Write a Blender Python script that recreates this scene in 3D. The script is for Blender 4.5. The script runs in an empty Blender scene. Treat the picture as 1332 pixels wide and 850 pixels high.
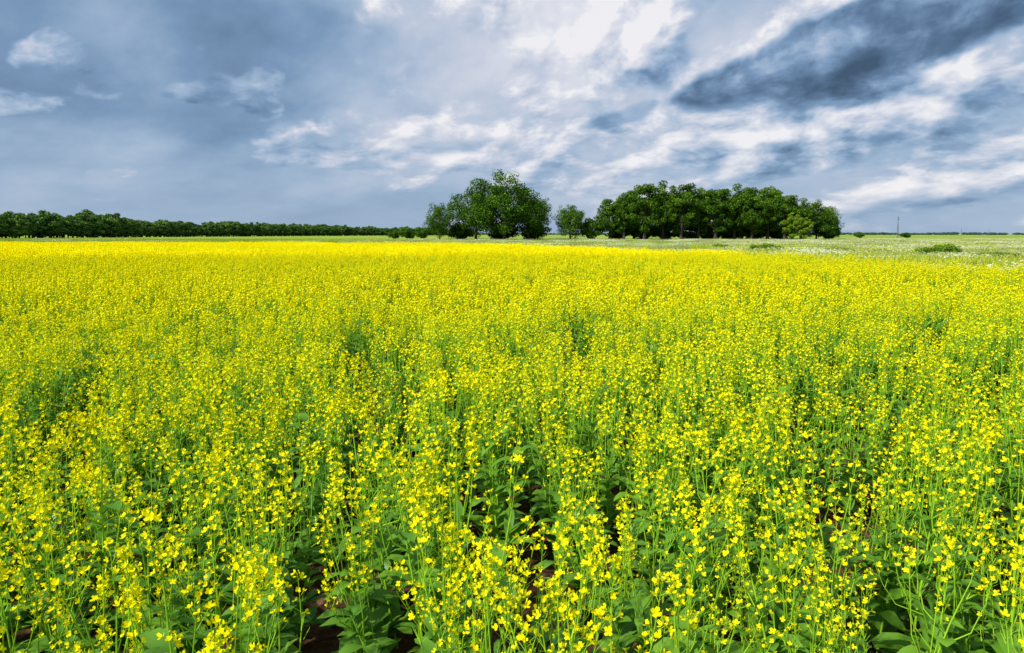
import bpy, bmesh, math, random, time
import numpy as np
from mathutils import Vector, noise as mnoise
t_0=time.time()
rng = np.random.default_rng(7)
scene = bpy.context.scene
F = 888.0
TH = math.atan(120/888.0)
CAMZ = 1.75

# ------------------------------------------------------------------ helpers
def X_at(px, d):
    return (px-666)/F*d*math.cos(TH)
def elev(py):
    return math.atan((425-py)/F)-TH
def H_at(py, d):
    return CAMZ + d*math.tan(elev(py))

def new_mat(name):
    m = bpy.data.materials.new(name); m.use_nodes = True
    nt = m.node_tree; nt.nodes.clear()
    return m, nt, nt.nodes, nt.links

def leafy(name, c1, c2, trans=0.35, tcol=None, nscale=6.0, gloss=0.03):
    m, nt, N, L = new_mat(name)
    out = N.new('ShaderNodeOutputMaterial')
    oi = N.new('ShaderNodeObjectInfo')
    tc = N.new('ShaderNodeNewGeometry')
    nz = N.new('ShaderNodeTexNoise'); nz.inputs['Scale'].default_value = nscale; nz.inputs['Detail'].default_value = 0
    L.new(tc.outputs['Position'], nz.inputs['Vector'])
    ad = N.new('ShaderNodeMath'); ad.operation='MULTIPLY_ADD'
    L.new(oi.outputs['Random'], ad.inputs[0]); ad.inputs[1].default_value=0.3
    sb = N.new('ShaderNodeMath'); sb.operation='MULTIPLY_ADD'; sb.inputs[1].default_value=1.8; sb.inputs[2].default_value=-0.6
    L.new(nz.outputs['Fac'], sb.inputs[0]); L.new(sb.outputs[0], ad.inputs[2]); ad.use_clamp=True
    mx = N.new('ShaderNodeMix'); mx.data_type='RGBA'
    L.new(ad.outputs[0], mx.inputs['Factor'])
    mx.inputs['A'].default_value=(*c1,1); mx.inputs['B'].default_value=(*c2,1)
    d = N.new('ShaderNodeBsdfDiffuse'); last=d
    L.new(mx.outputs['Result'], d.inputs['Color'])
    if trans>0:
        t = N.new('ShaderNodeBsdfTranslucent')
        if tcol is None: L.new(mx.outputs['Result'], t.inputs['Color'])
        else: t.inputs['Color'].default_value=(*tcol,1)
        ms = N.new('ShaderNodeMixShader'); ms.inputs[0].default_value=trans
        L.new(d.outputs[0], ms.inputs[1]); L.new(t.outputs[0], ms.inputs[2])
        last = ms
    if gloss>0:
        g = N.new('ShaderNodeBsdfGlossy'); g.inputs['Roughness'].default_value=0.45
        g.inputs['Color'].default_value=(0.9,0.95,1,1)
        m2 = N.new('ShaderNodeMixShader'); m2.inputs[0].default_value=gloss
        L.new(last.outputs[0], m2.inputs[1]); L.new(g.outputs[0], m2.inputs[2]); last=m2
    L.new(last.outputs[0], out.inputs['Surface'])
    return m

M_PETAL = leafy('petal_yellow', (0.94,0.82,0.002), (0.96,0.90,0.012), 0.25, (0.96,0.88,0.003), gloss=0)
M_BUD   = leafy('bud_yellowgreen', (0.50,0.58,0.02), (0.65,0.68,0.02), 0, gloss=0)
M_STEM  = leafy('stem_green', (0.21,0.43,0.022), (0.33,0.55,0.028), 0, nscale=3, gloss=0)
M_LEAF  = leafy('rape_leaf', (0.11,0.28,0.024), (0.22,0.44,0.028), 0.35, nscale=5, gloss=0.03)
M_GRASS = leafy('meadow_grass', (0.21,0.35,0.02), (0.42,0.50,0.03), 0.0, nscale=0.2, gloss=0)
M_STRAW = leafy('meadow_straw', (0.42,0.44,0.07), (0.55,0.54,0.10), 0.0, nscale=0.2, gloss=0)
M_WHITE = leafy('white_florets', (0.72,0.72,0.50), (0.80,0.80,0.62), 0.0, nscale=1, gloss=0)
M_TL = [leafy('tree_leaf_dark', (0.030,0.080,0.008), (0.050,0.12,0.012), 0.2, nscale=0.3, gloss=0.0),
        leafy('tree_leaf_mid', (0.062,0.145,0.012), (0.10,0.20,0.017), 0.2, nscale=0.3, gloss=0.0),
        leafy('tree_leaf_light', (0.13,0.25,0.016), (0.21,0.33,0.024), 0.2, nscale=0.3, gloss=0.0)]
M_TD = [leafy('distant_leaf_dark', (0.040,0.090,0.025), (0.055,0.12,0.03), 0.1, nscale=0.05, gloss=0.0),
        leafy('distant_leaf_mid', (0.075,0.155,0.035), (0.11,0.20,0.04), 0.1, nscale=0.05, gloss=0.0),
        leafy('distant_leaf_light', (0.14,0.25,0.045), (0.20,0.31,0.05), 0.1, nscale=0.05, gloss=0.0)]
M_YL = leafy('young_leaf_yellowgreen', (0.18,0.29,0.02), (0.27,0.38,0.03), 0.3, nscale=0.3, gloss=0)

def simple_noise_mat(name, cols, scale, bump=0.0, rough=0.9):
    m, nt, N, L = new_mat(name)
    out = N.new('ShaderNodeOutputMaterial'); b = N.new('ShaderNodeBsdfPrincipled')
    b.inputs['Roughness'].default_value=rough
    g = N.new('ShaderNodeNewGeometry'); nz=N.new('ShaderNodeTexNoise'); nz.inputs['Scale'].default_value=scale; nz.inputs['Detail'].default_value=4
    L.new(g.outputs['Position'], nz.inputs['Vector'])
    r=N.new('ShaderNodeValToRGB'); L.new(nz.outputs['Fac'], r.inputs[0])
    r.color_ramp.elements[0].position=0.3; r.color_ramp.elements[1].position=0.7
    r.color_ramp.elements[0].color=(*cols[0],1); r.color_ramp.elements[1].color=(*cols[1],1)
    L.new(r.outputs[0], b.inputs['Base Color'])
    if bump:
        bp=N.new('ShaderNodeBump'); bp.inputs['Strength'].default_value=bump; L.new(nz.outputs['Fac'], bp.inputs['Height']); L.new(bp.outputs[0], b.inputs['Normal'])
    L.new(b.outputs[0], out.inputs[0]); return m
M_BARK = simple_noise_mat('bark', [(0.035,0.028,0.02),(0.10,0.08,0.06)], 3, 0.5)
M_POLE = simple_noise_mat('weathered_wood', [(0.10,0.09,0.08),(0.20,0.18,0.16)], 5, 0.2)
M_CERAM = simple_noise_mat('ceramic', [(0.4,0.42,0.42),(0.5,0.5,0.5)], 5, 0, 0.3)
M_CLOD = simple_noise_mat('soil_clod', [(0.055,0.024,0.012),(0.16,0.075,0.04)], 30, 0.6)

class B:
    def __init__(s): s.v=[]; s.f=[]; s.m=[]
    def add(s, vs, fs, mat):
        o=len(s.v); s.v.extend([tuple(map(float,p)) for p in vs])
        for f in fs: s.f.append(tuple(i+o for i in f)); s.m.append(mat)
    def mesh(s, name, mats):
        me=bpy.data.meshes.new(name); me.from_pydata(s.v,[],s.f)
        for m in mats: me.materials.append(m)
        me.polygons.foreach_set('material_index', np.array(s.m,dtype=np.int32)); me.update(); return me
    def data(s):
        return (np.array(s.v), np.concatenate([np.array(f) for f in s.f]), np.array([len(f) for f in s.f]), np.array(s.m))

def merged(name, datas, xforms, mats):
    V=[];LI=[];LT=[];MI=[];o=0
    for (i,x,y,rz,tx,ty,s) in xforms:
        v,li,lt,mi=datas[i]
        c,sn=math.cos(rz),math.sin(rz)
        vx=(v[:,0]*c-v[:,1]*sn)*s; vy=(v[:,0]*sn+v[:,1]*c)*s; vz=v[:,2]*s
        V.append(np.c_[vx+tx*vz+x, vy+ty*vz+y, vz]); LI.append(li+o); LT.append(lt); MI.append(mi); o+=len(v)
    V=np.concatenate(V).astype(np.float32);LI=np.concatenate(LI).astype(np.int32);LT=np.concatenate(LT).astype(np.int32);MI=np.concatenate(MI).astype(np.int32)
    me=bpy.data.meshes.new(name)
    me.vertices.add(len(V)); me.vertices.foreach_set('co',V.ravel())
    me.loops.add(len(LI)); me.loops.foreach_set('vertex_index',LI)
    me.polygons.add(len(LT)); me.polygons.foreach_set('loop_start',np.concatenate([[0],np.cumsum(LT)[:-1]]).astype(np.int32))
    for m in mats: me.materials.append(m)
    me.polygons.foreach_set('material_index',MI)
    me.update(calc_edges=True); me.validate()
    return me

def norm(a):
    a=np.asarray(a,float); n=math.sqrt(a[0]*a[0]+a[1]*a[1]+a[2]*a[2]); return a/n if n>1e-9 else np.array([0,0,1.])
def cross(a,b): return np.array([a[1]*b[2]-a[2]*b[1],a[2]*b[0]-a[0]*b[2],a[0]*b[1]-a[1]*b[0]])
def frame(d):
    d=norm(d); a=np.array([0,0,1.]) if abs(d[2])<0.9 else np.array([1.,0,0])
    u=norm(cross(a,d)); return u,cross(d,u),d
def tube(b, pts, rad, sides, mat):
    vs=[];fs=[]
    n=len(pts)
    for i,p in enumerate(pts):
        d=np.asarray(pts[min(i+1,n-1)])-np.asarray(pts[max(i-1,0)])
        u,w,_=frame(d)
        for k in range(sides):
            a=2*math.pi*k/sides
            vs.append(np.asarray(p)+rad[i]*(math.cos(a)*u+math.sin(a)*w))
    for i in range(n-1):
        for k in range(sides):
            k2=(k+1)%sides
            fs.append((i*sides+k,i*sides+k2,(i+1)*sides+k2,(i+1)*sides+k))
    b.add(vs,fs,mat)

def leaf(b, base, az, L, W, rise, droop, mat, segs=4, r=rng):
    d=np.array([math.cos(az),math.sin(az),0]); s=np.array([-d[1],d[0],0])
    vs=[];fs=[]; p=np.array(base,float); ang=rise
    ph=r.uniform(0,6)
    for i in range(segs+1):
        t=i/segs
        w=W*0.5*(0.18+math.sin(math.pi*min(1,t*0.93+0.04))**0.8)*(1 if t<0.98 else 0.2)
        fold=0.25*w
        wav=0.2*w*math.sin(ph+t*9)
        up=np.array([0,0,1.])
        vs+= [p-s*w+up*(fold+wav), p.copy(), p+s*w+up*(fold-wav)]
        p=p+(d*math.cos(ang)+up*math.sin(ang))*L/segs; ang-=droop/segs
    for i in range(segs):
        a=i*3
        fs+=[(a,a+1,a+4,a+3),(a+1,a+2,a+5,a+4)]
    b.add(vs,fs,mat)

def flower(b, c, d, R, lod, r):
    u,w,n=frame(d); a0=r.uniform(0,6.28)
    if lod==1:
        for k in range(4):
            a=a0+k*math.pi/2+r.uniform(-.15,.15)
            e=math.cos(a)*u+math.sin(a)*w; s=-math.sin(a)*u+math.cos(a)*w
            cup=r.uniform(0.1,1.2)
            w_=R*0.5
            vs=[c, c+e*R*.5-s*w_*.85+n*R*.3*cup, c+e*R*.92-s*w_*.6+n*R*cup, c+e*R*.95+s*w_*.6+n*R*cup, c+e*R*.5+s*w_*.85+n*R*.3*cup]
            b.add(vs,[(0,1,2,3,4)],0)
    else:
        e=math.cos(a0)*u+math.sin(a0)*w; s=-math.sin(a0)*u+math.cos(a0)*w
        b.add([c-e*R-s*R*.5,c+e*R-s*R*.5,c+e*R+s*R*.5,c-e*R+s*R*.5],[(0,1,2,3)],0)
        if lod==2:
            q=n*R*.35
            b.add([c-s*R-e*R*.5+q,c+s*R-e*R*.5+q,c+s*R+e*R*.5-q,c-s*R+e*R*.5-q],[(0,1,2,3)],0)

def raceme(b, base, d, L, lod, bloom, r):
    d=norm(d); top=base+d*L
    if lod<3: tube(b,[base,base+d*L*.5,top],[.0018,.0014,.0008] if lod==1 else [.003,.0025,.002],3,2)
    u,w,_=frame(d)
    n=int((r.integers(12,21) if lod==1 else (r.integers(9,16) if lod==2 else 7))*bloom)
    for i in range(n):
        t=1-(i/max(1,n))**1.45*0.95
        a=i*2.4+r.uniform(-.4,.4)
        out=math.cos(a)*u+math.sin(a)*w
        rad=r.uniform(.009,.021)*(1.1 if t<.93 else .6)
        if lod==3: rad*=1.3
        c=base+d*L*(t+r.uniform(-.05,.02))+out*rad+d*rad*.4
        if lod==1:
            st=base+d*L*(t-.06); q=w*.0009
            b.add([st-q,st+q,c+q,c-q],[(0,1,2,3)],2)
        flower(b,c,norm(out*r.uniform(.3,1.1)+d*r.uniform(.3,1)),
               r.uniform(.0068,.0110) if lod==1 else (r.uniform(.0092,.0134) if lod==2 else r.uniform(.019,.028)),lod,r)
    if lod==1:
        for i in range(6):
            c=top+(u*r.uniform(-1,1)+w*r.uniform(-1,1))*.006+d*r.uniform(-.002,.010)
            h=.0045; q=.002
            b.add([c-d*h,c+u*q,c+w*q,c-u*q,c-w*q,c+d*h],[(0,2,1),(0,3,2),(0,4,3),(0,1,4),(5,1,2),(5,2,3),(5,3,4),(5,4,1)],1)
    if lod<3:
        for i in range(8 if lod==1 else 4):
            a=r.uniform(0,6.28); p=base+d*L*r.uniform(-.5,.3)
            out=norm(math.cos(a)*u+math.sin(a)*w+d*r.uniform(.6,1.4))
            q=p+out*r.uniform(.025,.05); s_=frame(out)[0]*(.0013 if lod==1 else .003)
            b.add([p-s_,p+s_,q+s_*.4,q-s_*.4],[(0,1,2,3)],2)

def plant(lod, bloom, seed, off=(0,0), b=None):
    r=np.random.default_rng(seed)
    if b is None: b=B()
    o=np.array([off[0],off[1],0.])
    H=r.uniform(.70,1.0)
    lean=np.array([r.normal(0,.05),r.normal(0,.05),0])
    def sp(t): return o+lean*t*t+np.array([0,0,H*.78*t])
    if lod<3:
        ts=np.linspace(0,1,6 if lod==1 else 3)
        tube(b,[sp(t) for t in ts],[.0055*(1-.65*t)*(1 if lod==1 else 1.5) for t in ts],5 if lod==1 else 3,2)
    raceme(b,sp(1),np.array([lean[0],lean[1],1]),r.uniform(.14,.26),lod,bloom*1.35,r)
    nb=r.integers(4,7) if lod<3 else r.integers(3,6)
    for i in range(nb):
        t=.30+.55*(i+r.uniform(0,.8))/nb
        a=i*2.4+r.uniform(-.5,.5); out=np.array([math.cos(a),math.sin(a),0])
        s=sp(t); reach=r.uniform(.035,.11); ztop=H*r.uniform(.52,.90)
        e=np.array([s[0],s[1],0])+out*reach; e[2]=max(ztop,s[2]+.08)
        m=(s+e)/2+out*reach*.22-np.array([0,0,.02])
        dd=norm(e-m)+np.array([0,0,.9])
        if lod<3: tube(b,[s,m,e],[.0028,.0022,.0018] if lod==1 else [.004,.0035,.003],4 if lod==1 else 3,2)
        raceme(b,e,dd,r.uniform(.07,.15),lod,bloom*r.uniform(.4,1.0),r)
        if lod<3: leaf(b,s,a+.2,r.uniform(.05,.11),r.uniform(.014,.028),r.uniform(.5,1.2),1.1,3,3 if lod==1 else 2,r)
    nl = {1:18,2:10,3:2}[lod]
    for i in range(nl):
        t=r.uniform(.08,.78); a=r.uniform(0,6.28)
        big=(1-t)
        leaf(b,sp(t),a,r.uniform(.09,.20)*(.55+.6*big),r.uniform(.035,.075)*(.5+.6*big)*(1 if lod<3 else 1.8),r.uniform(.3,1.1),r.uniform(.8,1.7),3,4 if lod==1 else (3 if lod==2 else 1),r)
    return b

PM=[M_PETAL,M_BUD,M_STEM,M_LEAF]
def coll(name): return bpy.data.collections.new(name)
def put(c,name,me):
    ob=bpy.data.objects.new(name,me); c.objects.link(ob); return ob

def scatter(name, pts, rots, scl, idx, collection):
    me=bpy.data.meshes.new(name); me.vertices.add(len(pts))
    me.vertices.foreach_set('co',np.asarray(pts,dtype=np.float32).ravel())
    a=me.attributes.new('rot','FLOAT_VECTOR','POINT'); a.data.foreach_set('vector',np.asarray(rots,dtype=np.float32).ravel())
    a=me.attributes.new('scl','FLOAT_VECTOR','POINT'); a.data.foreach_set('vector',np.asarray(scl,dtype=np.float32).ravel())
    a=me.attributes.new('idx','INT','POINT'); a.data.foreach_set('value',np.asarray(idx,dtype=np.int32))
    ob=bpy.data.objects.new(name,me); scene.collection.objects.link(ob)
    g=bpy.data.node_groups.new(name+'_gn','GeometryNodeTree')
    g.interface.new_socket('Geometry',in_out='INPUT',socket_type='NodeSocketGeometry')
    g.interface.new_socket('Geometry',in_out='OUTPUT',socket_type='NodeSocketGeometry')
    N=g.nodes;L=g.links
    gi=N.new('NodeGroupInput');go=N.new('NodeGroupOutput')
    ip=N.new('GeometryNodeInstanceOnPoints'); ci=N.new('GeometryNodeCollectionInfo')
    ci.inputs['Collection'].default_value=collection
    ci.inputs['Separate Children'].default_value=True; ci.inputs['Reset Children'].default_value=True
    def na(n,t):
        x=N.new('GeometryNodeInputNamedAttribute'); x.data_type=t; x.inputs['Name'].default_value=n; return x.outputs['Attribute']
    mp=N.new('GeometryNodeMeshToPoints')
    L.new(gi.outputs[0],mp.inputs['Mesh']); L.new(mp.outputs[0],ip.inputs['Points'])
    L.new(ci.outputs[0],ip.inputs['Instance']); ip.inputs['Pick Instance'].default_value=True
    L.new(na('idx','INT'),ip.inputs['Instance Index'])
    L.new(na('rot','FLOAT_VECTOR'),ip.inputs['Rotation']); L.new(na('scl','FLOAT_VECTOR'),ip.inputs['Scale'])
    L.new(ip.outputs[0],go.inputs[0])
    md=ob.modifiers.new('scatter','NODES'); md.node_group=g
    return ob

# ------------------------------------------------------------------ crop tiles
NV=14
D1=[plant(1,.34+.75*i/(NV-1),100+i).data() for i in range(NV)]
D2=[plant(2,.38+.75*i/(NV-1),300+i).data() for i in range(NV)]
RS=.34
def tile(name, D, W, Ln, b0, seed, step, empt, jit):
    r=np.random.default_rng(seed); X=[]
    nr=round(W/RS)
    for k in range(nr):
        y=-Ln/2+r.uniform(0,step); wob=r.normal(0,.02)
        while y<Ln/2:
            x=-W/2+(k+.5)*RS+r.normal(0,jit)+wob+.03*math.sin(y*5+seed+k*2)
            if mnoise.noise(Vector((x*1.5+seed*7,y*1.5,seed)))>-.42+empt:
                i=int(np.clip(r.normal(b0,2.1),0,NV-1))
                s=r.uniform(.74,1.10)*(1+.14*mnoise.noise(Vector((x*2,y*2,seed+5.))))
                X.append((i,x,y,r.uniform(0,6.28),r.normal(0,.10),r.normal(0,.10),s))
            y+=step*r.uniform(.5,1.5)
    return merged(name,D,X,PM)
W1,L1=RS*3,1.1
W2,L2=RS*6,2.2
C1=coll('rapeseed_near_tiles'); C2=coll('rapeseed_mid_tiles'); C3=coll('rapeseed_far_tiles'); CS=coll('rapeseed_single_plants')
NT=10; nf=0
for i in range(NT):
    me=tile('rape_n%02d'%i,D1,W1,L1,1.5+10.5*i/(NT-1),20+i,.105,.30*(i%3==0),.042); put(C1,'rapeseed_tile_a%02d'%i,me); nf+=len(me.polygons)
    me=tile('rape_m%02d'%i,D2,W2,L2,1.5+10.5*i/(NT-1),60+i,.12,0,.065); put(C2,'rapeseed_tile_b%02d'%i,me); nf+=len(me.polygons)
for i in range(NV):
    put(CS,'rapeseed_plant_%02d'%i,merged('rape_s%02d'%i,D2,[(i,0,0,0,0,0,1)],PM))
for i in range(6):
    b=B(); r=np.random.default_rng(900+i)
    for k in range(120):
        plant(3,.7+.12*i+r.uniform(-.2,.2),int(r.integers(1e6)),(r.uniform(-1,1),r.uniform(-1,1)),b)
    put(C3,'rapeseed_patch_%02d'%i,b.mesh('rape_p%02d'%i,PM))
print('tiles',nf,time.time()-t_0)

POLY=[(-160,92),(-60,74),(-6,66),(5,46),(12,32),(15.5,20),(18,8),(20,-6),(-160,-6)]
def inside(x,y):
    x=np.asarray(x);y=np.asarray(y); c=np.zeros(x.shape,bool); n=len(POLY)
    for i in range(n):
        x1,y1=POLY[i];x2,y2=POLY[(i+1)%n]
        if y1==y2: continue
        k=((y1>y)!=(y2>y))&(x<(x2-x1)*(y-y1)/(y2-y1)+x1); c^=k
    return c
def nz2(x,y,s,o=0.):
    return np.array([mnoise.noise(Vector((a*s+o,b_*s-o,o))) for a,b_ in zip(x,y)])

RA=math.radians(-8)
rd=np.array([math.sin(RA),math.cos(RA)]); rs=np.array([math.cos(RA),-math.sin(RA)])
def bidx(x,y,n):
    big=nz2(x,y,.12,3.3)
    base=.47-.030*x*np.clip(12/np.maximum(y,3),.2,1.5)+.022*np.clip(y-4,0,20)+.40*big+rng.normal(0,.16,len(x))
    return np.clip((base*n).astype(int),0,n-1)
K,T=np.meshgrid(np.arange(-60,60),np.arange(-4,60)); K=K.ravel();T=T.ravel()
a=K*W1+.10; t=(T+.5)*L1-2.2
x=a*rs[0]+t*rd[0]; y=a*rs[1]+t*rd[1]
k=(t+L1/2<8.9)&(np.abs(x)<np.maximum(y,0)*.9+2.9)&(y>-2.2)&inside(x,y)
tm=t[k].max()+L1/2
x,y=x[k],y[k]; n=len(x); flip=rng.integers(0,2,n)*math.pi
bi=bidx(x,y,NT); thin=(np.abs(x-.4)<1.4)&(y<3.6)&(y>.5)&(rng.uniform(0,1,n)<.7)
bi=np.where(thin,rng.choice([3,6],n),bi)
scatter('rapeseed_crop',np.c_[x,y,np.zeros(n)],np.c_[np.zeros(n),np.zeros(n),flip-RA],np.c_[np.ones(n),np.ones(n),rng.uniform(.95,1.05,n)],bi,C1)
K,T=np.meshgrid(np.arange(-30,30),np.arange(0,10)); K=K.ravel();T=T.ravel()
a=K*W2+.1+RS*1.5; t=tm+(T+.5)*L2
x=a*rs[0]+t*rd[0]; y=a*rs[1]+t*rd[1]
k=(np.abs(x)<y*.9+2.5)&inside(x+rng.normal(0,.4,len(x)),y+rng.normal(0,.4,len(x)))
x,y=x[k],y[k]; n=len(x); flip=rng.integers(0,2,n)*math.pi
x=x+rng.normal(0,.05,n)
scatter('rapeseed_crop',np.c_[x,y,np.zeros(n)],np.c_[np.zeros(n),np.zeros(n),flip-RA],np.c_[np.ones(n),np.ones(n),rng.uniform(.93,1.07,n)],bidx(x,y,NT),C2)
t2=tm+10*L2
gx,gy=np.meshgrid(np.arange(-110,40,1.8),np.arange(20,95,1.8)); x=gx.ravel()+rng.uniform(-.3,.3,gx.size);y=gy.ravel()+rng.uniform(-.3,.3,gx.size)
tt=x*rd[0]+y*rd[1]
k=(tt>t2+.7)&(np.abs(x)<y*.95+4)&inside(x+rng.normal(0,.8,len(x)),y+rng.normal(0,.8,len(x)))
x,y=x[k],y[k]; n=len(x); s=rng.uniform(.92,1.08,n)
scatter('rapeseed_crop',np.c_[x,y,np.zeros(n)],np.c_[np.zeros(n),np.zeros(n),rng.uniform(0,6.28,n)],np.c_[s,s,s*(1+.1*nz2(x,y,.2,5))],np.clip(rng.integers(2,6,n)+(x<-5),0,5),C3)
n=7000; y=rng.uniform(8,80,n); x=rng.uniform(-40,30,n)
k=(~inside(x,y))&(inside(x-4.5,y-5)|(inside(x-10,y-9)&(rng.uniform(0,1,n)<.45))|(rng.uniform(0,1,n)<.04))&(np.abs(x)<y*.85+3)
x,y=x[k],y[k]; n=len(x); s=rng.uniform(.5,.88,n)
scatter('rapeseed_stray_plants',np.c_[x,y,np.zeros(n)],np.c_[rng.normal(0,.1,n),rng.normal(0,.1,n),rng.uniform(0,6.28,n)],np.c_[s,s,s],rng.integers(0,8,n),CS)

CC=coll('soil_clod_set')
for i in range(5):
    bm=bmesh.new(); bmesh.ops.create_icosphere(bm,subdivisions=2,radius=.02)
    for v in bm.verts:
        k=1+.5*mnoise.noise(v.co*60+Vector((i*3,0,0))); v.co*=k; v.co.z*=.6
    me=bpy.data.meshes.new('clod%d'%i); bm.to_mesh(me); bm.free(); me.materials.append(M_CLOD); put(CC,'soil_clod_%d'%i,me)
n=5000; y=rng.uniform(.2,6,n); x=rng.uniform(-1,1,n)*(y*.9+2)
s=rng.lognormal(-.6,.55,n)
scatter('soil_clods',np.c_[x,y,np.zeros(n)],rng.uniform(0,6.28,(n,3))*[0.1,.1,1],np.c_[s,s,s],rng.integers(0,5,n),CC)

# ------------------------------------------------------------------ ground
def sgrid(n,k,m): 
    t=np.linspace(-1,1,n); return np.sinh(t*k)/math.sinh(k)*m
gx=sgrid(241,7.5,6000); gy=sgrid(241,7.5,6000)
GX,GY=np.meshgrid(gx,gy); X=GX.ravel();Y=GY.ravel()
Z=-.01+.015*nz2(X,Y,3.1,2)*(np.hypot(X,Y)<20)
nn=len(gx)
vs=np.c_[X,Y,Z]; I=np.arange(nn*nn).reshape(nn,nn)
fs=np.c_[I[:-1,:-1].ravel(),I[:-1,1:].ravel(),I[1:,1:].ravel(),I[1:,:-1].ravel()]
me=bpy.data.meshes.new('ground'); me.from_pydata(vs.tolist(),[],fs.tolist())
a=me.attributes.new('crop','FLOAT','POINT'); a.data.foreach_set('value',(inside(X,Y)).astype(np.float32))
ground=bpy.data.objects.new('ground',me); scene.collection.objects.link(ground)
m,nt,N,L=new_mat('ground_soil_and_meadow')
out=N.new('ShaderNodeOutputMaterial'); bs=N.new('ShaderNodeBsdfPrincipled'); bs.inputs['Roughness'].default_value=.95; bs.inputs['Specular IOR Level'].default_value=.1
g=N.new('ShaderNodeNewGeometry')
def noise(scale,detail=5,vec=None):
    z=N.new('ShaderNodeTexNoise'); z.inputs['Scale'].default_value=scale; z.inputs['Detail'].default_value=detail; L.new(vec or g.outputs['Position'],z.inputs['Vector']); return z.outputs['Fac']
def ramp(fac,els):
    r=N.new('ShaderNodeValToRGB'); L.new(fac,r.inputs[0]); e=r.color_ramp.elements
    while len(e)<len(els): e.new(.5)
    for k,(p,c) in enumerate(els): e[k].position=p; e[k].color=(*c,1)
    return r.outputs[0]
nzs=noise(22,5)
soil=ramp(nzs,[(.3,(.040,.018,.009)),(.55,(.10,.045,.022)),(.8,(.17,.085,.05))])
mead=ramp(noise(.06,4),[(.3,(.15,.26,.02)),(.5,(.25,.36,.03)),(.7,(.38,.42,.07))])
at=N.new('ShaderNodeAttribute'); at.attribute_name='crop'
mx=N.new('ShaderNodeMix'); mx.data_type='RGBA'; L.new(at.outputs['Fac'],mx.inputs['Factor']); L.new(mead,mx.inputs['A']); L.new(soil,mx.inputs['B'])
L.new(mx.outputs['Result'],bs.inputs['Base Color'])
bp=N.new('ShaderNodeBump'); bp.inputs['Strength'].default_value=.9; bp.inputs['Distance'].default_value=.03; L.new(nzs,bp.inputs['Height']); L.new(bp.outputs[0],bs.inputs['Normal'])
L.new(bs.outputs[0],out.inputs[0]); me.materials.append(m)

# ------------------------------------------------------------------ meadow
CM=coll('meadow_patches')
for i in range(8):
    r=np.random.default_rng(50+i); nb=900
    V=[];Fc=[];Mi=[]
    white = 0 if i<5 else 75
    P=r.uniform(-1.5,1.5,(nb,2)); hh=r.uniform(.15,.42,nb)*(1+.5*(r.uniform(0,1,nb)<.1))
    for k in range(nb):
        a=r.uniform(0,6.28); w=r.uniform(.012,.03); c,s_=math.cos(a)*w,math.sin(a)*w; lx,ly=r.normal(0,.1,2); o=len(V)
        px,py=P[k];h=hh[k]
        V+=[(px-c,py-s_,0),(px+c,py+s_,0),(px+lx*.4+c*.8,py+ly*.4+s_*.8,h*.6),(px+lx*.4-c*.8,py+ly*.4-s_*.8,h*.6),(px+lx,py+ly,h)]
        Fc+=[(o,o+1,o+2,o+3),(o+3,o+2,o+4)]; mm=1 if r.uniform()<(.08+.12*i if i<5 else .4) else 0; Mi+=[mm,mm]
    for k in range(white):
        px,py=r.uniform(-1.5,1.5,2); z=r.uniform(.3,.5); q=r.uniform(.03,.055); o=len(V)
        V+=[(px-q,py-q*.3,z),(px+q,py-q,z+.01),(px+q*.8,py+q,z+.03),(px-q,py+q,z+.01)]; Fc.append((o,o+1,o+2,o+3)); Mi.append(2)
        V+=[(px-q*.7,py,z-q*.5),(px+q*.7,py,z-q*.5),(px+q*.7,py,z+q*.5),(px-q*.7,py,z+q*.5)]; Fc.append((o+4,o+5,o+6,o+7)); Mi.append(2)
    me=bpy.data.meshes.new('meadow%d'%i); me.from_pydata(V,[],Fc)
    for mt in (M_GRASS,M_STRAW,M_WHITE): me.materials.append(mt)
    me.polygons.foreach_set('material_index',np.array(Mi,dtype=np.int32)); put(CM,'meadow_patch_%d'%i,me)
gx,gy=np.meshgrid(np.arange(-190,190,2.8),np.arange(6,215,2.8)); x=gx.ravel()+rng.uniform(-.6,.6,gx.size);y=gy.ravel()+rng.uniform(-.6,.6,gx.size)
k=(np.abs(x)<y*.85+6)&~inside(x,y); x,y=x[k],y[k]; n=len(x)
wn=nz2(x*.35,y,.07,8)+.008*np.clip(x+20,-30,40)-.22*(y<55)
idx=np.where(wn+rng.normal(0,.12,n)>.14,rng.integers(5,8,n),np.clip((2.4+5*nz2(x*.3,y,.08,4)+rng.normal(0,.8,n)).astype(int),0,4))
s=rng.uniform(.8,1.2,n)
scatter('meadow_grass',np.c_[x,y,np.zeros(n)],np.c_[np.zeros(n),np.zeros(n),rng.uniform(0,6.28,n)],np.c_[s,s,s*(1+.35*nz2(x,y,.1,1))],idx,CM)

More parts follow.
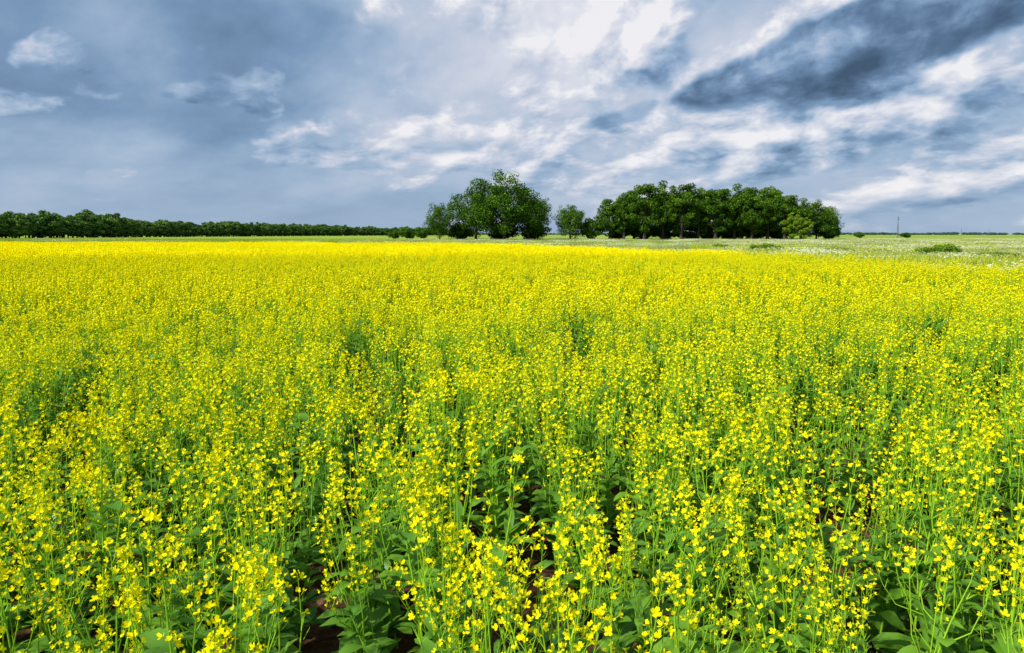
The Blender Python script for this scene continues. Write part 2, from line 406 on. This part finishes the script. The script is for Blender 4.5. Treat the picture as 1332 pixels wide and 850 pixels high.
# ------------------------------------------------------------------ trees
def tree_mesh(name,H,W,seed,nclump=60,leaves=130,lsize=.26,mats=None,crown_lo=.18,tint=0,rmin=.35,cr=(.17,.31)):
    r=np.random.default_rng(seed); b=B()
    zc=H*(crown_lo+1)/2; hz=H*(1-crown_lo)/2
    tr=H*.022
    pts=[(0,0,-.2),(r.normal(0,.1),r.normal(0,.1),H*.15),(r.normal(0,.25),r.normal(0,.25),H*.4),(r.normal(0,.4),r.normal(0,.4),H*.72)]
    tube(b,pts,[tr*1.35,tr,tr*.7,tr*.25],7,0)
    cl=[]
    for i in range(nclump):
        while True:
            p=r.uniform(-1,1,3); q=np.linalg.norm(p)
            if rmin<q<1: break
        p=p*(.92+.42*mnoise.noise(Vector((p[0]*1.9+seed,p[1]*1.9,p[2]*1.9))))
        ww=W*(1-.10*max(0,p[2]))*(1.08 if p[2]<0 else 1)
        cl.append((np.array([p[0]*ww*.92,p[1]*ww*.92,zc+p[2]*hz*.88]),W*r.uniform(*cr)))
    for i in r.choice(nclump,min(14,nclump),replace=False):
        c=cl[i][0]; z0=H*r.uniform(.15,.5); st=np.array([0,0,z0]); mid=(st+c)/2+np.array([0,0,-.04*H])
        tube(b,[st,mid,c],[tr*.45,tr*.28,tr*.08],5,0)
    VV=[np.array(b.v)]; F4=[];M4=[]; base=len(b.v)
    for c,R in cl:
        n=int(leaves*(R/(W*.23))**2)
        d=r.normal(size=(n,3)); d/=np.linalg.norm(d,axis=1)[:,None]
        rad=R*r.uniform(.4,1.12,n)**.6
        P=c+d*rad[:,None]*np.array([1.1,1.1,.75]); P[:,2]=np.maximum(P[:,2],.15)
        nrm=d+r.normal(0,.5,(n,3))+np.array([0,0,.25]); nrm/=np.linalg.norm(nrm,axis=1)[:,None]
        up=r.normal(size=(n,3)); u=np.cross(nrm,up); u/=np.linalg.norm(u,axis=1)[:,None]; w=np.cross(nrm,u)
        sz=lsize*r.uniform(.55,1.2,n)[:,None]
        VV.append(np.stack([P-u*sz*.5,P-w*sz*.35,P+u*sz*.6,P+w*sz*.4],1).reshape(-1,3))
        F4.append(base+np.arange(4*n).reshape(n,4)); base+=4*n
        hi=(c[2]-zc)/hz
        mi=1+int(np.clip(r.normal(.85+tint+.45*hi,.75),0,2))  # lighter leaf colours towards the crown top: shading put into colour, plus random tone
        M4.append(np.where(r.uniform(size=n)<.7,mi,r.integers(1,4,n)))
    V=np.concatenate(VV); F4=np.concatenate(F4); M4=np.concatenate(M4)
    me=bpy.data.meshes.new(name); me.from_pydata(V.tolist(),[],b.f+F4.tolist())
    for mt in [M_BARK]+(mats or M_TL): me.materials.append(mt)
    me.polygons.foreach_set('material_index',np.concatenate([np.array(b.m),M4]).astype(np.int32)); me.update(); return me

unit={}
def mk(kind,seed):
    key=(kind,seed)
    if key in unit: return unit[key]
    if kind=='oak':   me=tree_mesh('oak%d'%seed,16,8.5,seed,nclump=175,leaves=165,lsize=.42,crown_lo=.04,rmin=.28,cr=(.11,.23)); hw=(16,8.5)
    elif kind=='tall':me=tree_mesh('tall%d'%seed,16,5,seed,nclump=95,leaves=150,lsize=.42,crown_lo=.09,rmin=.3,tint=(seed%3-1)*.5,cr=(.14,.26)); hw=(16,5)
    elif kind=='young':me=tree_mesh('young%d'%seed,10,3,seed,nclump=50,leaves=110,lsize=.36,crown_lo=.04,mats=[M_TL[2],M_YL,M_YL]); hw=(10,3)
    elif kind=='bush':me=tree_mesh('bush%d'%seed,5,3.2,seed,nclump=44,leaves=110,lsize=.36,crown_lo=-.1,tint=-.5); hw=(5,3.2)
    unit[key]=(me,hw); return unit[key]
def plant_tree(name,kind,seed,px,ty,hwpx,d):
    me,(h,w)=mk(kind,seed)
    ob=bpy.data.objects.new(name,me); scene.collection.objects.link(ob)
    Ht=H_at(ty,d)/0.985; Wt=hwpx/F*d*1.06
    ob.location=(X_at(px,d),d,0); ob.scale=(Wt/w,Wt/w,Ht/h); ob.rotation_euler=(0,0,rng.uniform(0,6.28))
T=[('oak',1,656,221,46,178),('oak',2,619,242,34,182),('oak',3,688,245,29,184),
   ('oak',2,572,263,19,180),('oak',3,742,264,22,186),('bush',3,770,281,16,188),
   ('tall',4,793,260,19,186),('tall',5,812,244,20,184),('tall',6,838,232,23,182),('tall',7,862,234,24,186),
   ('tall',4,886,241,23,183),('tall',5,908,236,22,186),('tall',6,930,239,23,184),('tall',7,955,238,23,187),
   ('tall',4,978,245,21,184),('tall',5,998,234,23,187),('tall',6,1020,248,21,185),('tall',7,1042,257,20,188),
   ('oak',1,1062,259,22,190),('oak',3,1078,266,15,192),('tall',4,825,249,23,195),('tall',5,870,245,24,196),('tall',6,915,246,24,196),('tall',7,965,247,24,198),('tall',4,1008,249,24,198)]
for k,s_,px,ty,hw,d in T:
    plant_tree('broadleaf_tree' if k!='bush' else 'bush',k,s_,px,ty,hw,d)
for px,ty,hw,d in [(1030,274,12,178),(1046,281,10,177)]:
    plant_tree('young_birch_tree','young',8,px,ty,hw,d)
for px,ty,hw,d in [(600,288,17,186),(655,288,22,188),(695,288,18,188),(805,288,18,190),(835,286,22,192),(868,287,22,192),(900,288,24,191),(930,287,20,192),(955,287,24,192),(985,288,20,191),(1010,289,18,192),(1075,286,16,190),(530,295,11,230),(512,299,8,240),(548,298,8,240),(1118,301,7,330),(1178,302,7,330)]:
    plant_tree('bush','bush',3 if px%20 else 9,px,ty,hw,d)

CT=coll('distant_tree_set')
for i in range(6):
    put(CT,'distant_tree_%d'%i,tree_mesh('dt%d'%i,12,4.6,40+i,nclump=44,leaves=70,lsize=.75,crown_lo=.0,tint=.1+.25*(i%3),rmin=.2,mats=M_TD))
P=[];S=[]
path=[(-330,230),(X_at(-10,300),300),(X_at(120,360),360),(X_at(250,470),470),(X_at(380,640),640),(X_at(470,800),800),(X_at(560,1000),1000),(X_at(620,1100),1100)]
tops=[272,276,277,287,291,294,296,299]
for i in range(len(path)-1):
    (x1,y1),(x2,y2)=path[i],path[i+1]; Ls=math.hypot(x2-x1,y2-y1); n=int(Ls/3.3)
    for k in range(n):
        t=k/n; dx=x1+(x2-x1)*t; dy=y1+(y2-y1)*t; ty=tops[i]+(tops[i+1]-tops[i])*t
        for row in range(3):
            h=(CAMZ+dy*math.tan(elev(ty)))*rng.uniform(.62,1.10)*(1+.25*mnoise.noise(Vector((dx*.03,dy*.03,1))))
            P.append((dx+rng.normal(0,1.5)-row*2,dy+row*6+rng.normal(0,1.5),0)); S.append((h/12*1.2,h/12*1.2,h/12))
n=len(P)
scatter('distant_treeline',P,np.c_[np.zeros(n),np.zeros(n),rng.uniform(0,6.28,n)],S,rng.integers(0,6,n),CT)
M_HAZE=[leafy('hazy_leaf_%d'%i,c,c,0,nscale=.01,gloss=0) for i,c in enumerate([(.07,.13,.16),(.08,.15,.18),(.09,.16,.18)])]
CH=coll('horizon_tree_set')
for i in range(3):
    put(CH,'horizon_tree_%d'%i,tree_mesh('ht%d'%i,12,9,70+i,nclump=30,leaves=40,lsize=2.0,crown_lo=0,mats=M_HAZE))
P=[];S=[]
for k in range(900):
    a=math.radians(-60+120*k/900); R=2300+150*math.sin(a*9); P.append((R*math.sin(a)+rng.normal(0,4),R*math.cos(a)+rng.normal(0,30),0)); h=rng.uniform(.7,1.0); S.append((h,h,h*(.65+.3*mnoise.noise(Vector((a*20,0,0))))))
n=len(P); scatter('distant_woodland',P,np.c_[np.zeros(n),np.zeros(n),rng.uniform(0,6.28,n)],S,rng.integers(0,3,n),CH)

me_w=tree_mesh('weeds',1.0,.9,91,nclump=36,leaves=60,lsize=.10,crown_lo=-.1,mats=[M_TL[1],M_TL[2],M_GRASS])
for px,d,h,w in [(1205,52,.9,.8),(1228,52,1.15,1.3),(1246,53,.8,.8),(985,62,.95,.8),(1000,62,1.1,.9),(1012,64,.8,.7),(940,75,.8,1.2),(1290,48,.6,1.4),(1150,58,.6,1.4),(1320,46,.6,1.0),(1095,66,.55,1.5),(480,95,.8,1.2),(430,100,.9,1.3)]:
    ob=bpy.data.objects.new('weed_clump',me_w); scene.collection.objects.link(ob)
    ob.location=(X_at(px,d),d,0); ob.scale=(w,w,h); ob.rotation_euler=(0,0,rng.uniform(0,6))

def pole(px,d,h):
    b=B(); tube(b,[(0,0,-.3),(0,0,h*.5),(0,0,h)],[.17,.14,.11],10,0)
    for z in (h-.5,h-1.5):
        tube(b,[(-1.1,-.13,z),(1.1,-.13,z)],[.07,.07],4,0)
        for xx in (-1,-.45,.45,1): tube(b,[(xx,-.13,z+.05),(xx,-.13,z+.2),(xx,-.13,z+.32)],[.05,.08,.04],6,1)
    tube(b,[(-.6,-.13,h-1.5),(0,-.1,h-2.3)],[.03,.03],4,0); tube(b,[(.6,-.13,h-1.5),(0,-.1,h-2.3)],[.03,.03],4,0)
    tube(b,[(1.6,.2,-.2),(.05,0,h*.75)],[.1,.09],6,0)
    ob=bpy.data.objects.new('utility_pole',b.mesh('utility_pole',[M_POLE,M_CERAM])); scene.collection.objects.link(ob); ob.location=(X_at(px,d),d,0); ob.rotation_euler=(0,0,.5)
pole(1167,330,10.3); pole(1286,900,9.5); pole(1250,700,8)

# ------------------------------------------------------------------ camera / sun
cam=bpy.data.cameras.new('camera'); cam.lens=24; cam.sensor_width=36; cam.clip_end=12000; cam.clip_start=.02
co=bpy.data.objects.new('camera',cam); scene.collection.objects.link(co); co.location=(0,0,CAMZ); co.rotation_euler=(math.pi/2-TH,0,0); scene.camera=co
SD=norm([-.58,-.50,.72])
sl=bpy.data.lights.new('sun','SUN'); sl.energy=4.9; sl.angle=math.radians(2.0); sl.color=(1,.97,.90)
so=bpy.data.objects.new('sun',sl); scene.collection.objects.link(so); so.rotation_euler=Vector(-SD).to_track_quat('-Z','Y').to_euler()

# ------------------------------------------------------------------ sky
w=bpy.data.worlds.new('World'); scene.world=w; w.use_nodes=True; nt=w.node_tree; N=nt.nodes; L=nt.links; N.clear()
w.cycles.sampling_method='NONE'
out=N.new('ShaderNodeOutputWorld'); bg=N.new('ShaderNodeBackground'); bg.inputs['Strength'].default_value=.1; L.new(bg.outputs[0],out.inputs[0])
sky=N.new('ShaderNodeTexSky'); sky.sky_type='NISHITA'; sky.sun_disc=False; sky.sun_elevation=math.asin(SD[2]); sky.sun_rotation=math.atan2(SD[0],SD[1])
tc=N.new('ShaderNodeTexCoord'); sp=N.new('ShaderNodeSeparateXYZ'); L.new(tc.outputs['Generated'],sp.inputs[0])
def M(op,a,b_=None,c=None,clamp=False):
    n=N.new('ShaderNodeMath'); n.operation=op; n.use_clamp=clamp
    for i,q in enumerate((a,b_,c)):
        if q is None: continue
        if isinstance(q,(int,float)): n.inputs[i].default_value=q
        else: L.new(q,n.inputs[i])
    return n.outputs[0]
def comb(x,y,z=0.):
    n=N.new('ShaderNodeCombineXYZ')
    for i,q in enumerate((x,y,z)):
        if isinstance(q,(int,float)): n.inputs[i].default_value=q
        else: L.new(q,n.inputs[i])
    return n.outputs[0]
def NZ(vec,scale,detail=6,rough=.55):
    n=N.new('ShaderNodeTexNoise'); n.inputs['Scale'].default_value=scale; n.inputs['Detail'].default_value=detail; n.inputs['Roughness'].default_value=rough
    L.new(vec,n.inputs['Vector']); return n
def SS(v,a,b_):
    n=N.new('ShaderNodeMapRange'); n.interpolation_type='SMOOTHSTEP'; L.new(v,n.inputs['Value']); n.inputs['From Min'].default_value=a; n.inputs['From Max'].default_value=b_; return n.outputs[0]
az=M('ARCTAN2',sp.outputs[0],sp.outputs[1]); el=M('ARCSINE',sp.outputs[2])
g_el=M('LOGARITHM',M('ADD',M('MAXIMUM',el,0.),.13),math.e)
hl=M('SQRT',M('SUBTRACT',1.0001,M('MULTIPLY',sp.outputs[2],sp.outputs[2])))
base=comb(M('MULTIPLY',M('DIVIDE',sp.outputs[0],hl),2.1),M('MULTIPLY',M('DIVIDE',sp.outputs[1],hl),2.1),M('MULTIPLY',M('SUBTRACT',g_el,M('MULTIPLY',az,.30)),1.2))
def vadd(a,b_,sc):
    s=N.new('ShaderNodeVectorMath'); s.operation='SUBTRACT'; L.new(b_,s.inputs[0]); s.inputs[1].default_value=(.5,.5,.5)
    m=N.new('ShaderNodeVectorMath'); m.operation='MULTIPLY_ADD'; L.new(s.outputs[0],m.inputs[0]); m.inputs[1].default_value=(sc,sc,sc); L.new(a,m.inputs[2]); return m.outputs[0]
def voff(a,o):
    m=N.new('ShaderNodeVectorMath'); m.operation='ADD'; L.new(a,m.inputs[0]); m.inputs[1].default_value=o; return m.outputs[0]
wa=NZ(base,2.6,4,.5)
ws=N.new('ShaderNodeSeparateXYZ'); L.new(wa.outputs['Color'],ws.inputs[0])
azw=M('MULTIPLY_ADD',M('SUBTRACT',ws.outputs[0],.5),.22,az)
elw=M('MULTIPLY_ADD',M('SUBTRACT',ws.outputs[1],.5),.12,el)
p1=vadd(base,wa.outputs['Color'],.16)
n1=NZ(p1,3.2,7,.55).outputs['Fac']
n1b=NZ(voff(p1,(-.03,.02,.085)),3.2,5,.55).outputs['Fac']
nlo=NZ(voff(base,(3,9,4)),2.2,5,.55).outputs['Fac']
relief=M('SUBTRACT',n1,n1b)
def dirpix(px,py):
    xx=(px-666)/F; yy=(425-py)/F
    d=np.array([xx,math.cos(TH)+yy*math.sin(TH),-math.sin(TH)+yy*math.cos(TH)]); d/=np.linalg.norm(d)
    return math.atan2(d[0],d[1]),math.asin(d[2])
def blob(px,py,rx,ry,rot=0.,soft=1.):
    a0,e0=dirpix(px,py)
    c,s_=math.cos(math.radians(rot)),math.sin(math.radians(rot)); rx/=F; ry/=F
    da=M('SUBTRACT',azw,a0); de=M('SUBTRACT',elw,e0)
    u=M('ADD',M('MULTIPLY',da,c/rx),M('MULTIPLY',de,s_/rx))
    v=M('SUBTRACT',M('MULTIPLY',de,c/ry),M('MULTIPLY',da,s_/ry))
    q=M('MULTIPLY_ADD',u,u,M('MULTIPLY',v,v))
    return SS(q,1+soft,max(0.,1-soft))
def accum(x,lst):
    for (px,py,rx,ry,rot,soft,wt) in lst: x=M('MULTIPLY_ADD',blob(px,py,rx,ry,rot,soft),wt,x)
    return x
TB=M('MULTIPLY_ADD',M('SUBTRACT',nlo,.5),.75,.57)
TB=accum(TB,[(740,70,300,120,8,1.,.20),(150,50,330,80,-4,1.,-.13),(400,70,160,50,-10,1.,-.08),(1180,190,240,70,14,1.,.05)])
left=blob(130,120,420,150,0,1.)
cov=accum(M('MULTIPLY_ADD',el,-.05,n1),[(760,150,290,120,8,1.,.10),(1150,215,260,80,10,1.,.09),
     (265,112,42,22,0,.6,.22),(328,112,26,24,10,.6,.20),(30,140,60,18,14,.6,.22),(95,88,45,18,0,.7,.18),(380,195,60,18,0,.8,.12),(480,205,70,20,0,.8,.12)])
cov=M('MULTIPLY_ADD',left,-.15,cov)
A=M('MULTIPLY',SS(cov,.44,.60),M('MULTIPLY_ADD',left,-.28,.82))
TC=M('MULTIPLY_ADD',relief,3.3,M('MULTIPLY_ADD',TB,.70,.31))
TM=M('MULTIPLY_ADD',A,M('SUBTRACT',TC,TB),TB)
dk=accum(0.,[(1180,50,225,46,14,.6,.95),(1060,98,100,24,10,.6,.5),(820,140,60,20,5,.7,.45),(1150,118,60,16,8,.7,.35),(690,95,60,16,5,.8,.25)])
dk=M('MULTIPLY',SS(M('ADD',dk,M('MULTIPLY',M('SUBTRACT',n1,.5),1.1)),.10,.80),.88)
TD=M('MULTIPLY_ADD',relief,1.8,M('MULTIPLY_ADD',M('SUBTRACT',n1,.5),.8,.22))
TM=M('MULTIPLY_ADD',dk,M('SUBTRACT',TD,TM),TM)
hz=N.new('ShaderNodeMapRange'); L.new(el,hz.inputs['Value']); hz.inputs['From Min'].default_value=.0; hz.inputs['From Max'].default_value=.10; hz.inputs['To Min'].default_value=.3
TM=M('ADD',.61,M('MULTIPLY',M('SUBTRACT',TM,.61),hz.outputs[0]))
cr=N.new('ShaderNodeValToRGB'); L.new(TM,cr.inputs[0]); e=cr.color_ramp.elements
els=[(0.,(.045,.085,.15)),(.25,(.10,.175,.30)),(.45,(.20,.32,.50)),(.6,(.35,.47,.64)),(.76,(.58,.63,.75)),(1.0,(.90,.89,.92))]
while len(e)<len(els): e.new(.5)
for k,(p,c) in enumerate(els): e[k].position=p; e[k].color=(*c,1)
sc=N.new('ShaderNodeVectorMath'); sc.operation='SCALE'; sc.inputs['Scale'].default_value=10.; L.new(cr.outputs[0],sc.inputs[0])
mx=N.new('ShaderNodeMix'); mx.data_type='RGBA'; mx.inputs['Factor'].default_value=.94; L.new(sky.outputs[0],mx.inputs['A']); L.new(sc.outputs[0],mx.inputs['B'])
L.new(mx.outputs['Result'],bg.inputs['Color'])
scene.view_settings.view_transform='Standard'; scene.view_settings.look='None'; scene.view_settings.exposure=0
print('script',time.time()-t_0)
